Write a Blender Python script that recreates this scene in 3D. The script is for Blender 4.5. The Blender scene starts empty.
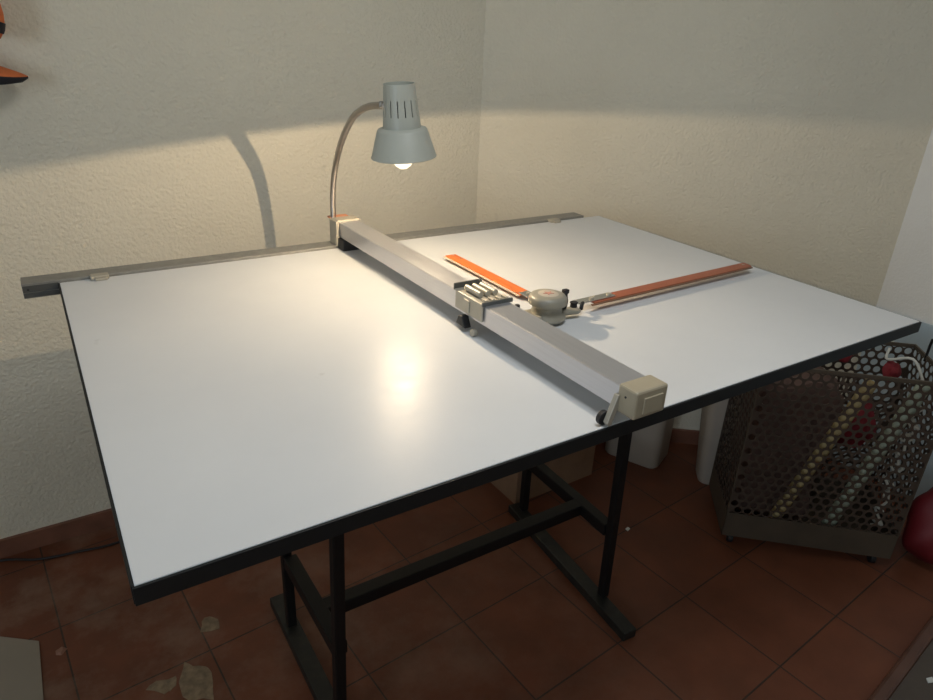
import bpy, bmesh, math, random
from mathutils import Vector, Matrix
random.seed(7)
PI = math.pi
scene = bpy.context.scene
COL = scene.collection

# ---------------------------------------------------------------- camera
R = [[0.8453304878, -0.5326708446, 0.0409650761],
     [-0.1926305906, -0.3754215158, -0.9066157623],
     [0.4983069548, 0.7584988179, -0.4199639533]]
cam = bpy.data.cameras.new('camera')
cam.sensor_width = 36.0
cam.lens = 672.2 / 933.0 * 36.0
cam.clip_start = 0.05
cam_o = bpy.data.objects.new('camera', cam)
COL.objects.link(cam_o)
m = Matrix(((R[0][0], -R[1][0], -R[2][0], -0.00605),
            (R[0][1], -R[1][1], -R[2][1], -0.58788),
            (R[0][2], -R[1][2], -R[2][2], 1.51045),
            (0, 0, 0, 1)))
cam_o.matrix_world = m
scene.camera = cam_o

# ---------------------------------------------------------------- light and exposure
vs = scene.view_settings
vs.view_transform = 'Standard'
vs.look = 'None'
vs.exposure = 0.0
vs.gamma = 1.0
vs.use_curve_mapping = False

world = bpy.data.worlds.new('sky')
scene.world = world
world.use_nodes = True
bg = world.node_tree.nodes['Background']
bg.inputs['Color'].default_value = (0.62, 0.78, 1.0, 1)
bg.inputs['Strength'].default_value = 1.0

# daylight entering through window_1 in the wall on the photographer's left
WIN = dict(x=-2.2, y0=-1.9, y1=-0.6, z0=1.0, z1=2.2)
wl = bpy.data.lights.new('window_daylight', 'AREA')
wl.shape = 'RECTANGLE'
wl.size = WIN['z1'] - WIN['z0']
wl.size_y = WIN['y1'] - WIN['y0']
wl.energy = 31
wl.color = (0.72, 0.86, 1.0)
wo = bpy.data.objects.new('window_daylight', wl)
wo.location = (WIN['x'] - 0.14, (WIN['y0'] + WIN['y1']) / 2, (WIN['z0'] + WIN['z1']) / 2)
wo.rotation_euler = (0, -PI / 2, 0)
COL.objects.link(wo)

# cool ceiling fixture above the photographer
cl_ = bpy.data.lights.new('ceiling_panel_light', 'AREA')
cl_.shape = 'RECTANGLE'
cl_.size = 0.58
cl_.size_y = 0.58
cl_.energy = 10.5
cl_.color = (0.94, 0.97, 1.0)
CL_POS = Vector((0.62, -0.12, 2.42))
clo = bpy.data.objects.new('ceiling_panel_light', cl_)
clo.location = CL_POS
COL.objects.link(clo)

LAMP_W = 14.3
LAMP_COL = (1.0, 0.78, 0.52)


# ---------------------------------------------------------------- node helpers
def new_mat(name):
    mt = bpy.data.materials.new(name)
    mt.use_nodes = True
    nt = mt.node_tree
    return mt, nt, nt.nodes['Principled BSDF'], nt.nodes, nt.links


def objcoord(N, L, scale=(1, 1, 1), rot=(0, 0, 0), loc=(0, 0, 0)):
    tc = N.new('ShaderNodeTexCoord')
    mp = N.new('ShaderNodeMapping')
    mp.inputs['Scale'].default_value = scale
    mp.inputs['Rotation'].default_value = rot
    mp.inputs['Location'].default_value = loc
    L.new(tc.outputs['Object'], mp.inputs['Vector'])
    return mp.outputs['Vector']


def noise(N, L, vec, scale, detail=3, rough=0.5):
    n = N.new('ShaderNodeTexNoise')
    n.inputs['Scale'].default_value = scale
    n.inputs['Detail'].default_value = detail
    n.inputs['Roughness'].default_value = rough
    L.new(vec, n.inputs['Vector'])
    return n.outputs['Fac']


def ramp(N, L, fac, stops):
    r = N.new('ShaderNodeValToRGB')
    e = r.color_ramp.elements
    while len(e) < len(stops):
        e.new(0.5)
    for el, (p, c) in zip(e, stops):
        el.position = p
        el.color = (*c, 1) if len(c) == 3 else c
    L.new(fac, r.inputs['Fac'])
    return r.outputs['Color']


def bump(N, L, bsdf, h, strength, dist, chain=None):
    b = N.new('ShaderNodeBump')
    b.inputs['Strength'].default_value = strength
    b.inputs['Distance'].default_value = dist
    L.new(h, b.inputs['Height'])
    if chain is not None:
        L.new(chain, b.inputs['Normal'])
    L.new(b.outputs['Normal'], bsdf.inputs['Normal'])
    return b.outputs['Normal']


def mixc(N, L, fac, a, b, mode='MIX'):
    mx = N.new('ShaderNodeMix')
    mx.data_type = 'RGBA'
    mx.blend_type = mode
    for s, v in ((mx.inputs[0], fac), (mx.inputs[6], a), (mx.inputs[7], b)):
        if isinstance(v, (int, float)):
            s.default_value = v
        elif isinstance(v, tuple):
            s.default_value = (*v, 1)
        else:
            L.new(v, s)
    return mx.outputs[2]


def simple(name, col, rough=0.5, metal=0.0, var=0.08, scale=30, bmp=0.0, spec=0.5, bscale=None):
    mt, nt, b, N, L = new_mat(name)
    v = objcoord(N, L)
    f = noise(N, L, v, scale, 4)
    c = ramp(N, L, f, [(0.3, tuple(x * (1 - var) for x in col)), (0.7, tuple(min(1, x * (1 + var)) for x in col))])
    L.new(c, b.inputs['Base Color'])
    b.inputs['Roughness'].default_value = rough
    b.inputs['Metallic'].default_value = metal
    b.inputs['Specular IOR Level'].default_value = spec
    if bmp:
        f2 = noise(N, L, v, bscale or scale * 3, 3)
        bump(N, L, b, f2, bmp, 0.002)
    return mt


def wall_mat(name, col, strength=0.9):
    mt, nt, b, N, L = new_mat(name)
    v = objcoord(N, L)
    big = noise(N, L, v, 1.6, 3)
    c = ramp(N, L, big, [(0.3, tuple(x * 0.95 for x in col)), (0.7, tuple(min(1, x * 1.03) for x in col))])
    spk = noise(N, L, v, 14, 2)
    c = mixc(N, L, ramp(N, L, spk, [(0.74, (0, 0, 0)), (0.80, (0.35, 0.35, 0.35))]), c, tuple(x * 0.72 for x in col))
    L.new(c, b.inputs['Base Color'])
    b.inputs['Roughness'].default_value = 0.75
    b.inputs['Specular IOR Level'].default_value = 0.25
    f1 = noise(N, L, v, 105, 3, 0.55)
    nn = bump(N, L, b, f1, strength, 0.0055)
    f2 = noise(N, L, v, 7, 2)
    bump(N, L, b, f2, 0.25, 0.02, nn)
    return mt


M_WALL = wall_mat('cream_plaster', (0.785, 0.730, 0.590))
M_WALL2 = wall_mat('pale_plaster', (0.80, 0.80, 0.77), 0.35)
M_CEIL = wall_mat('ceiling_plaster', (0.82, 0.80, 0.74), 0.2)
M_DADO = wall_mat('bluish_paint', (0.50, 0.58, 0.61), 0.15)


def floor_mat():
    mt, nt, b, N, L = new_mat('terracotta_tiles')
    v = objcoord(N, L)
    # tile grid turned 4.7 degrees against the desk
    tc = N.new('ShaderNodeTexCoord')
    sub = N.new('ShaderNodeVectorMath'); sub.operation = 'SUBTRACT'
    sub.inputs[1].default_value = (1.101, 0.608, 0)
    L.new(tc.outputs['Object'], sub.inputs[0])
    rot = N.new('ShaderNodeVectorRotate'); rot.rotation_type = 'Z_AXIS'
    rot.inputs['Angle'].default_value = math.radians(-4.7)
    L.new(sub.outputs[0], rot.inputs['Vector'])
    br = N.new('ShaderNodeTexBrick')
    br.offset = 0.0
    br.squash = 1.0
    br.inputs['Scale'].default_value = 1.0
    br.inputs['Brick Width'].default_value = 0.3075
    br.inputs['Row Height'].default_value = 0.3075
    br.inputs['Mortar Size'].default_value = 0.0026
    br.inputs['Mortar Smooth'].default_value = 0.35
    br.inputs['Bias'].default_value = 0.0
    br.inputs['Color1'].default_value = (0.160, 0.054, 0.027, 1)
    br.inputs['Color2'].default_value = (0.185, 0.063, 0.031, 1)
    br.inputs['Mortar'].default_value = (0.055, 0.034, 0.024, 1)
    L.new(rot.outputs['Vector'], br.inputs['Vector'])
    f = noise(N, L, v, 5, 6, 0.6)
    c = mixc(N, L, 1.0, br.outputs['Color'], ramp(N, L, f, [(0.3, (0.72, 0.70, 0.68)), (0.7, (1.15, 1.12, 1.1))]), 'MULTIPLY')
    # chalky residue and scuffs, most of them on the left of the room
    f2 = noise(N, L, v, 3.1, 8, 0.68)
    sep = N.new('ShaderNodeSeparateXYZ'); L.new(v, sep.inputs[0])
    mr = N.new('ShaderNodeMapRange')
    mr.inputs['From Min'].default_value = 1.4
    mr.inputs['From Max'].default_value = -0.4
    mr.inputs['To Min'].default_value = 0.05
    mr.inputs['To Max'].default_value = 1.0
    L.new(sep.outputs['X'], mr.inputs['Value'])
    st = ramp(N, L, f2, [(0.46, (0, 0, 0)), (0.68, (0.62, 0.62, 0.62))])
    mul = N.new('ShaderNodeMath'); mul.operation = 'MULTIPLY'
    L.new(st, mul.inputs[0]); L.new(mr.outputs[0], mul.inputs[1])
    c = mixc(N, L, mul.outputs[0], c, (0.33, 0.225, 0.16))
    L.new(c, b.inputs['Base Color'])
    r = ramp(N, L, f, [(0.3, (0.42,) * 3), (0.7, (0.62,) * 3)])
    L.new(r, b.inputs['Roughness'])
    b.inputs['Specular IOR Level'].default_value = 0.35
    inv = N.new('ShaderNodeMath'); inv.operation = 'SUBTRACT'; inv.inputs[0].default_value = 1.0
    L.new(br.outputs['Fac'], inv.inputs[1])
    nn = bump(N, L, b, inv.outputs[0], 0.5, 0.003)
    bump(N, L, b, f, 0.25, 0.006, nn)
    return mt


M_FLOOR = floor_mat()
M_BASE = simple('baseboard_tile', (0.20, 0.085, 0.052), 0.5, var=0.2, scale=12, bmp=0.2)


def laminate():
    mt, nt, b, N, L = new_mat('white_laminate')
    v = objcoord(N, L)
    f = noise(N, L, v, 2.2, 5, 0.6)
    c = ramp(N, L, f, [(0.3, (0.60, 0.615, 0.62)), (0.7, (0.65, 0.665, 0.665))])
    # faint grey smudges and tiny dents
    f2 = noise(N, L, v, 17, 3)
    c = mixc(N, L, ramp(N, L, f2, [(0.745, (0, 0, 0)), (0.81, (0.35,) * 3)]), c, (0.36, 0.35, 0.33))
    vs_ = objcoord(N, L, scale=(9, 60, 1), rot=(0, 0, 0.7))
    f3 = noise(N, L, vs_, 1.0, 2)
    c = mixc(N, L, ramp(N, L, f3, [(0.80, (0, 0, 0)), (0.83, (0.35,) * 3)]), c, (0.45, 0.44, 0.42))
    L.new(c, b.inputs['Base Color'])
    fr = noise(N, L, v, 40, 4)
    L.new(ramp(N, L, fr, [(0.3, (0.36,) * 3), (0.7, (0.43,) * 3)]), b.inputs['Roughness'])
    b.inputs['Specular IOR Level'].default_value = 0.14
    bump(N, L, b, noise(N, L, v, 260, 2), 0.06, 0.001)
    return mt


M_LAM = laminate()
M_EDGE = simple('black_edging', (0.010, 0.011, 0.011), 0.5, spec=0.3)
M_EDGE_TOP = simple('brown_core_line', (0.10, 0.075, 0.05), 0.6)
M_BLACKSTEEL = simple('black_painted_steel', (0.007, 0.0068, 0.0065), 0.5, bmp=0.05, scale=60, spec=0.3)


def brushed(name, col, rough):
    mt, nt, b, N, L = new_mat(name)
    v = objcoord(N, L, scale=(300, 4, 300))
    f = noise(N, L, v, 1.0, 3)
    c = ramp(N, L, f, [(0.3, tuple(x * 0.96 for x in col)), (0.7, tuple(min(1, x * 1.03) for x in col))])
    L.new(c, b.inputs['Base Color'])
    b.inputs['Metallic'].default_value = 0.78
    b.inputs['Roughness'].default_value = rough
    return mt


M_ALU = brushed('anodised_aluminium', (0.60, 0.60, 0.625), 0.33)
M_ALU2 = simple('dull_aluminium', (0.30, 0.295, 0.27), 0.5, metal=0.6, scale=80)
M_ALUDARK = simple('dark_aluminium', (0.10, 0.105, 0.10), 0.5, metal=0.4)
M_BEIGE = simple('beige_plastic', (0.38, 0.325, 0.225), 0.45, var=0.04)
M_BEIGE2 = simple('grey_beige_metal', (0.40, 0.37, 0.30), 0.42, metal=0.2, var=0.05)
M_BLACK = simple('black_rubber', (0.012, 0.012, 0.013), 0.55)
M_ORANGE = simple('orange_scale', (0.62, 0.15, 0.030), 0.45, var=0.05)
M_BROWNSC = simple('reddish_brown_scale', (0.33, 0.095, 0.045), 0.42, var=0.06)
M_PALEEDGE = simple('pale_bevel_strip', (0.58, 0.50, 0.38), 0.4)
M_DARKEDGE = simple('brown_bevel_strip', (0.16, 0.075, 0.04), 0.4)
M_CHROME = simple('chrome', (0.72, 0.71, 0.68), 0.22, metal=1.0, var=0.03)
M_HEAD = simple('khaki_enamel', (0.27, 0.255, 0.205), 0.36, var=0.05)
M_REDMARK = simple('faded_red_mark', (0.46, 0.22, 0.17), 0.5)
M_PALEMARK = simple('pale_disc', (0.44, 0.39, 0.32), 0.5)
M_SHADE = simple('grey_green_enamel', (0.40, 0.41, 0.355), 0.42, var=0.03)
M_SHADEIN = simple('white_enamel_inside', (0.75, 0.73, 0.68), 0.5, var=0.02)
M_COPPER = simple('orange_base_plate', (0.62, 0.22, 0.09), 0.4)
M_PERF = simple('perforated_steel', (0.066, 0.047, 0.034), 0.5, metal=0.2, var=0.15, scale=14)
M_TROLLEY = simple('steel_plate', (0.080, 0.061, 0.042), 0.55, metal=0.2, var=0.15, scale=10)
M_BIN = simple('white_plastic', (0.46, 0.40, 0.33), 0.5, var=0.05, scale=8)
M_CARTON = simple('brown_cardboard', (0.24, 0.14, 0.08), 0.85, var=0.08, scale=18, bmp=0.1)
M_PRINT = simple('faded_print', (0.16, 0.09, 0.06), 0.85)
M_TUBE1 = simple('yellowish_card_tube', (0.42, 0.32, 0.15), 0.7)
M_TUBE2 = simple('pale_card_tube', (0.36, 0.39, 0.29), 0.7)
M_RED = simple('dark_red_cloth', (0.20, 0.012, 0.018), 0.75, var=0.2, scale=20, bmp=0.3)
M_REDBAG = simple('red_plastic', (0.12, 0.003, 0.006), 0.6, var=0.15, scale=9, bmp=0.25)
M_CORD = simple('white_cord', (0.6, 0.58, 0.5), 0.7)
M_CAPO = simple('orange_twill', (0.66, 0.17, 0.05), 0.85, bmp=0.15, scale=90)
M_CAPB = simple('black_twill', (0.015, 0.014, 0.02), 0.85)
M_CABLE = simple('black_cable', (0.012, 0.01, 0.01), 0.5)
M_PAPER = simple('grey_brown_card', (0.30, 0.255, 0.20), 0.8, var=0.05, scale=6)
M_WOOD = simple('dark_red_wood', (0.12, 0.055, 0.035), 0.45, var=0.2, scale=8)
M_WOODTOP = simple('dark_grey_brown_board', (0.085, 0.065, 0.05), 0.6, var=0.15, scale=8)
M_WHITE = simple('white_scrap', (0.7, 0.72, 0.68), 0.7)
M_FRAME = simple('window_frame_paint', (0.5, 0.5, 0.48), 0.5)
M_STAIN = simple('chalky_residue', (0.25, 0.18, 0.11), 0.85, var=0.35, scale=45)
M_DARKHOLE = simple('dark_recess', (0.02, 0.02, 0.02), 0.6)


def rugged(name, col, dust):
    """black steel with dust lying on it"""
    mt, nt, b, N, L = new_mat(name)
    v = objcoord(N, L)
    f = noise(N, L, v, 22, 6, 0.7)
    c = ramp(N, L, f, [(0.5, col), (0.78, dust)])
    L.new(c, b.inputs['Base Color'])
    b.inputs['Roughness'].default_value = 0.5
    return mt


M_FOOT = rugged('dusty_black_steel', (0.012, 0.012, 0.010), (0.035, 0.03, 0.022))


# ---------------------------------------------------------------- mesh helpers
def bm_box(bm, x0, x1, y0, y1, z0, z1, M=None):
    vs_ = [bm.verts.new((x, y, z)) for x in (x0, x1) for y in (y0, y1) for z in (z0, z1)]
    for f in ((0, 1, 3, 2), (4, 6, 7, 5), (0, 4, 5, 1), (2, 3, 7, 6), (0, 2, 6, 4), (1, 5, 7, 3)):
        bm.faces.new([vs_[i] for i in f])
    if M is not None:
        for v in vs_:
            v.co = M @ v.co
    return vs_


def bm_prism(bm, poly, z0, z1, M=None, top_scale=None):
    """polygon extruded in z; poly counter-clockwise"""
    a = [bm.verts.new((x, y, z0)) for x, y in poly]
    if top_scale:
        cx = sum(p[0] for p in poly) / len(poly); cy = sum(p[1] for p in poly) / len(poly)
        b = [bm.verts.new((cx + (x - cx) * top_scale, cy + (y - cy) * top_scale, z1)) for x, y in poly]
    else:
        b = [bm.verts.new((x, y, z1)) for x, y in poly]
    n = len(poly)
    bm.faces.new(a[::-1]); bm.faces.new(b)
    for i in range(n):
        bm.faces.new((a[i], a[(i + 1) % n], b[(i + 1) % n], b[i]))
    if M is not None:
        for v in a + b:
            v.co = M @ v.co


def bm_cyl(bm, p0, p1, r0, r1=None, n=24, caps=True):
    r1 = r0 if r1 is None else r1
    p0 = Vector(p0); p1 = Vector(p1)
    d = (p1 - p0).normalized()
    u = d.orthogonal().normalized(); w = d.cross(u)
    A = [bm.verts.new(p0 + (u * math.cos(2 * PI * i / n) + w * math.sin(2 * PI * i / n)) * r0) for i in range(n)]
    B = [bm.verts.new(p1 + (u * math.cos(2 * PI * i / n) + w * math.sin(2 * PI * i / n)) * r1) for i in range(n)]
    for i in range(n):
        bm.faces.new((A[i], A[(i + 1) % n], B[(i + 1) % n], B[i]))
    if caps:
        bm.faces.new(A[::-1]); bm.faces.new(B)


def bm_lathe(bm, prof, n=40, M=None, closed=False):
    rings = []
    for r, z in prof:
        ring = [bm.verts.new((max(r, 1e-5) * math.cos(2 * PI * i / n), max(r, 1e-5) * math.sin(2 * PI * i / n), z)) for i in range(n)]
        rings.append(ring)
    pairs = list(zip(rings, rings[1:]))
    if closed:
        pairs.append((rings[-1], rings[0]))
    for a, b in pairs:
        for i in range(n):
            bm.faces.new((a[i], a[(i + 1) % n], b[(i + 1) % n], b[i]))
    if M is not None:
        for ring in rings:
            for v in ring:
                v.co = M @ v.co
    bmesh.ops.remove_doubles(bm, verts=[v for r in rings for v in r], dist=2e-5)


def smooth_path(pts, k=8):
    pts = [Vector(p) for p in pts]
    out = []
    P = [pts[0] * 2 - pts[1]] + pts + [pts[-1] * 2 - pts[-2]]
    for i in range(1, len(P) - 2):
        for j in range(k):
            t = j / k
            a, b, c, d = P[i - 1], P[i], P[i + 1], P[i + 2]
            out.append(0.5 * ((2 * b) + (c - a) * t + (2 * a - 5 * b + 4 * c - d) * t * t + (3 * b - a - 3 * c + d) * t ** 3))
    out.append(pts[-1])
    return out


def bm_tube(bm, pts, r, n=12, k=8):
    path = smooth_path(pts, k) if k > 1 else [Vector(p) for p in pts]
    rings = []
    up = None
    for i, p in enumerate(path):
        d = (path[min(i + 1, len(path) - 1)] - path[max(i - 1, 0)]).normalized()
        if up is None:
            up = d.orthogonal().normalized()
        up = (up - d * up.dot(d)).normalized()
        w = d.cross(up)
        rings.append([bm.verts.new(p + (up * math.cos(2 * PI * j / n) + w * math.sin(2 * PI * j / n)) * r) for j in range(n)])
    for a, b in zip(rings, rings[1:]):
        for j in range(n):
            bm.faces.new((a[j], a[(j + 1) % n], b[(j + 1) % n], b[j]))
    bm.faces.new(rings[0][::-1]); bm.faces.new(rings[-1])


def obj(name, bm, mat, parent=None, bevel=0.0, smooth=False, seg=2):
    """one mesh object; mesh coordinates are world coordinates"""
    bmesh.ops.recalc_face_normals(bm, faces=bm.faces)
    me = bpy.data.meshes.new(name)
    root = parent
    off = Vector((0, 0, 0))
    while root is not None:
        off += root.location
        root = root.parent
    for v in bm.verts:
        v.co -= off
    bm.to_mesh(me); bm.free()
    mats = mat if isinstance(mat, (list, tuple)) else [mat]
    for x in mats:
        me.materials.append(x)
    o = bpy.data.objects.new(name, me)
    COL.objects.link(o)
    if parent is not None:
        o.parent = parent
    if bevel:
        md = o.modifiers.new('bevel', 'BEVEL')
        md.width = bevel; md.segments = seg; md.limit_method = 'ANGLE'
        md.angle_limit = math.radians(35)
    if smooth:
        for p in me.polygons:
            p.use_smooth = True
        try:
            me.set_sharp_from_angle(angle=math.radians(42))
        except Exception:
            pass
    return o


def box(name, x0, x1, y0, y1, z0, z1, mat, parent=None, bevel=0.0, M=None):
    bm = bmesh.new(); bm_box(bm, x0, x1, y0, y1, z0, z1, M)
    return obj(name, bm, mat, parent, bevel)


def tag(o, label, cat, group=None, kind=None):
    if label: o['label'] = label
    if cat: o['category'] = cat
    if group: o['group'] = group
    if kind: o['kind'] = kind
    return o


def thing(name, loc, label, cat, group=None):
    e = bpy.data.objects.new(name, None)
    e.empty_display_size = 0.05
    e.location = loc
    COL.objects.link(e)
    return tag(e, label, cat, group)


def origin_to(o, loc):
    """move the origin of a top-level mesh to its base"""
    loc = Vector(loc)
    o.data.transform(Matrix.Translation(-loc)); o.location = loc
    return o


def struct(name, bm, mat, label=None, cat=None):
    o = obj(name, bm, mat)
    o['kind'] = 'structure'
    if label: o['label'] = label
    if cat: o['category'] = cat
    return o


# ---------------------------------------------------------------- room shell
H = 1.008           # height of the desk surface
YW = 1.517          # left wall plane
C1 = Vector((1.392, YW))
C2 = Vector((2.580, 0.568))
C3 = Vector((2.66, -3.1))
C4 = Vector((-2.2, -3.1))
C5 = Vector((-2.2, YW))
HC = 2.75


def wall_seg(bm, a, b, z0=0.0, z1=HC, th=0.12):
    d = (b - a).normalized()
    n = Vector((d.y, -d.x))      # outward for clockwise order
    a2 = a + n * -th; b2 = b + n * -th
    bm_prism(bm, [(a.x, a.y), (b.x, b.y), (b2.x, b2.y), (a2.x, a2.y)], z0, z1)


bm = bmesh.new()
poly = [(C5.x - .15, C5.y + .15), (C4.x - .15, C4.y - .15), (C3.x + .3, C3.y - .15), (C2.x + .3, C2.y), (C1.x + .15, C1.y + .15)]
bm_prism(bm, poly, -0.08, 0.0)
struct('floor', bm, M_FLOOR, 'worn reddish terracotta tile floor with pale residue', 'floor')
bm = bmesh.new(); bm_prism(bm, poly, HC, HC + 0.1)
struct('ceiling', bm, M_CEIL, 'plain plastered ceiling above the desk', 'ceiling')
bm = bmesh.new(); wall_seg(bm, Vector((C5.x - .12, C5.y)), Vector((C1.x + 0.06, C1.y)))
struct('wall_left', bm, M_WALL, 'cream stippled plaster wall behind the desk lamp', 'wall')
bm = bmesh.new(); wall_seg(bm, C1, C2)
struct('wall_right', bm, M_WALL, 'cream stippled plaster wall set at an angle behind the desk', 'wall')
bm = bmesh.new(); wall_seg(bm, C2, C3)
struct('wall_far_right', bm, M_WALL2, 'paler wall at the right edge beyond the wire basket', 'wall')
bm = bmesh.new(); wall_seg(bm, C3, C4)
struct('wall_rear', bm, M_WALL, 'plaster wall behind the photographer', 'wall')
bm = bmesh.new()
x = C4.x; y0, y1, z0, z1 = WIN['y0'], WIN['y1'], WIN['z0'], WIN['z1']
bm_box(bm, x - .12, x, C4.y - .1, y0, 0, HC)
bm_box(bm, x - .12, x, y1, C5.y, 0, HC)
bm_box(bm, x - .12, x, y0, y1, 0, z0)
bm_box(bm, x - .12, x, y0, y1, z1, HC)
struct('wall_window', bm, M_WALL, 'plaster wall with the window on the photographer side', 'wall')
bm = bmesh.new()
for a, b, c, d in ((y0, y0 + .05, z0, z1), (y1 - .05, y1, z0, z1), (y0, y1, z0, z0 + .05), (y0, y1, z1 - .05, z1), ((y0 + y1) / 2 - .02, (y0 + y1) / 2 + .02, z0, z1)):
    bm_box(bm, x - .09, x - .05, a, b, c, d)
struct('window_1', bm, M_FRAME, 'painted frame of the daylight window', 'window')

fx = thing('ceiling_light', (CL_POS.x, CL_POS.y, HC), 'square white ceiling light fixture hanging above the desk', 'lamp')
box('housing', CL_POS.x - .32, CL_POS.x + .32, CL_POS.y - .32, CL_POS.y + .32, CL_POS.z + .02, CL_POS.z + .07, M_FRAME, fx, 0.004)
for sx in (-.2, .2):
    bm = bmesh.new(); bm_cyl(bm, (CL_POS.x + sx, CL_POS.y, CL_POS.z + .07), (CL_POS.x + sx, CL_POS.y, HC), .006, n=12)
    obj('hanging_rod', bm, M_FRAME, fx)

# baseboards
bm = bmesh.new(); bm_box(bm, C5.x, C1.x - 0.005, YW - 0.012, YW + 0.002, 0, 0.062)
struct('baseboard_left', bm, M_BASE, 'dark red tile baseboard along the left wall', 'baseboard')
bm = bmesh.new()
d = (C2 - C1).normalized(); n_in = Vector((-d.y, d.x)) * -1
wall_seg(bm, C1 + Vector((0, -.012)) , C2 - d * 0.0 + Vector((0, 0)), 0, 0.062, th=-0.012)
struct('baseboard_right', bm, M_BASE, 'dark red tile baseboard along the angled wall', 'baseboard')
# painted lower band of the far right wall
bm = bmesh.new()
wall_seg(bm, C2 + Vector((0.0, -.005)), C3 + Vector((0, .01)), 0.0, 0.66, th=-0.010)
struct('trim_1', bm, M_DADO, 'bluish painted lower band of the paler right wall', 'wall panel')

# ---------------------------------------------------------------- drafting desk
TW, TD, TT = 1.527, 1.0, 0.024
desk = thing('drafting_table', (0.76, 0.5, 0), 'large drafting table with white laminate top, black edging and black steel stand', 'table')
bm = bmesh.new(); bm_box(bm, 0.0025, TW - 0.0025, 0.0025, TD - 0.001, H - TT, H)
obj('tabletop', bm, M_LAM, desk, 0.0008)
bm = bmesh.new()
bm_box(bm, 0.0, TW, -0.001, 0.0025, H - TT, H - 0.0012)
o = obj('edge_band', bm, M_EDGE, desk, 0.0006)
o['label'] = 'black edging strip along the front'
bm = bmesh.new(); bm_box(bm, -0.001, 0.0025, 0.0027, TD - 0.001, H - TT, H - 0.0008)
obj('edge_band', bm, M_EDGE, desk, 0.0006)
bm = bmesh.new(); bm_box(bm, TW - 0.0025, TW + 0.001, 0.0027, TD - 0.001, H - TT, H - 0.0008)
obj('edge_band', bm, M_EDGE, desk, 0.0006)


def post(xb, yb, xt, yt, w=0.0125):
    bm = bmesh.new()
    z0, z1 = 0.03, H - TT - 0.03
    A = [bm.verts.new((xb + sx * w, yb + sy * w, z0)) for sx, sy in ((-1, -1), (1, -1), (1, 1), (-1, 1))]
    B = [bm.verts.new((xt + sx * w, yt + sy * w, z1)) for sx, sy in ((-1, -1), (1, -1), (1, 1), (-1, 1))]
    bm.faces.new(A[::-1]); bm.faces.new(B)
    for i in range(4):
        bm.faces.new((A[i], A[(i + 1) % 4], B[(i + 1) % 4], B[i]))
    obj('leg', bm, M_BLACKSTEEL, desk, 0.003)


post(1.191, 0.438, 1.166, 0.438)
post(1.225, 0.878, 1.222, 0.878)
post(0.358, 0.43, 0.381, 0.43)
post(0.364, 0.79, 0.372, 0.79)
# feet lying on the floor
bm = bmesh.new()
bm_prism(bm, [(1.142, 0.297), (1.186, 0.294), (1.238, 0.915), (1.192, 0.922)], 0.0, 0.03)
obj('foot', bm, M_FOOT, desk, 0.002)
bm = bmesh.new()
bm_prism(bm, [(0.339, 0.30), (0.385, 0.30), (0.385, 0.912), (0.341, 0.912)], 0.0, 0.03)
obj('foot', bm, M_FOOT, desk, 0.002)
# side bars and the long stretcher
bm = bmesh.new(); bm_prism(bm, [(1.172, 0.455), (1.205, 0.455), (1.215, 0.862), (1.182, 0.862)], 0.245, 0.283)
obj('side_bar', bm, M_BLACKSTEEL, desk, 0.003)
bm = bmesh.new(); bm_prism(bm, [(0.358, 0.448), (0.392, 0.448), (0.388, 0.772), (0.354, 0.772)], 0.245, 0.283)
obj('side_bar', bm, M_BLACKSTEEL, desk, 0.003)
box('stretcher', 0.388, 1.180, 0.556, 0.594, 0.246, 0.282, M_BLACKSTEEL, desk, 0.003)
for xx, a, b in ((1.19, 0.36, 0.93), (0.385, 0.36, 0.93)):
    box('top_bearer', xx - .025, xx + .025, a, b, H - TT - 0.03, H - TT, M_BLACKSTEEL, desk, 0.002)

# ---------------------------------------------------------------- drafting machine on the desk
mach = thing('drafting_machine', (0.66, 1.02, H), 'aluminium track drafting machine with orange and brown scales on the white desk', 'drafting machine')
# horizontal track along the back edge, with its drop face
bm = bmesh.new()
bm_box(bm, -0.066, 1.462, 1.0005, 1.050, H + 0.0003, H + 0.006)
bm_box(bm, -0.066, 1.462, 1.0005, 1.006, H - 0.026, H + 0.0003)
bm_box(bm, -0.066, 1.462, 1.044, 1.050, H - 0.026, H + 0.0003)
bm_box(bm, -0.066, 1.462, 1.006, 1.044, H - 0.010, H - 0.006)
tr = obj('horizontal_track', bm, M_ALU2, mach, 0.0008)
tr['label'] = 'dull aluminium track along the back edge'
bm = bmesh.new(); bm_box(bm, -0.0655, 0.0, 0.9990, 1.0004, H - 0.024, H - 0.0145)
bm_box(bm, -0.0655, 0.0, 0.9990, 1.0004, H - 0.0125, H + 0.001)
obj('track_slot_cover', bm, M_ALUDARK, tr)
bm = bmesh.new(); bm_cyl(bm, (-0.056, 0.9986, H - 0.007), (-0.056, 0.9992, H - 0.007), 0.0022, n=12)
obj('screw_hole', bm, M_BLACK, tr)
for cx_ in (0.078, 1.335):
    bm = bmesh.new()
    bm_box(bm, cx_ - 0.018, cx_ + 0.018, 0.984, 1.006, H, H + 0.009)
    bm_box(bm, cx_ - 0.010, cx_ + 0.014, 0.976, 0.986, H, H + 0.006)
    obj('track_clip', bm, M_BEIGE2, mach, 0.002)

# vertical beam across the desk (slightly out of square)
XL, XR = 0.6375, 0.6935


def beam_M():
    return Matrix.Translation((0.6672, 0.5, -0.0025)) @ Matrix.Rotation(math.radians(0.62), 4, 'Z') @ Matrix.Translation((-0.6665, -0.5, 0))


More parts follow.
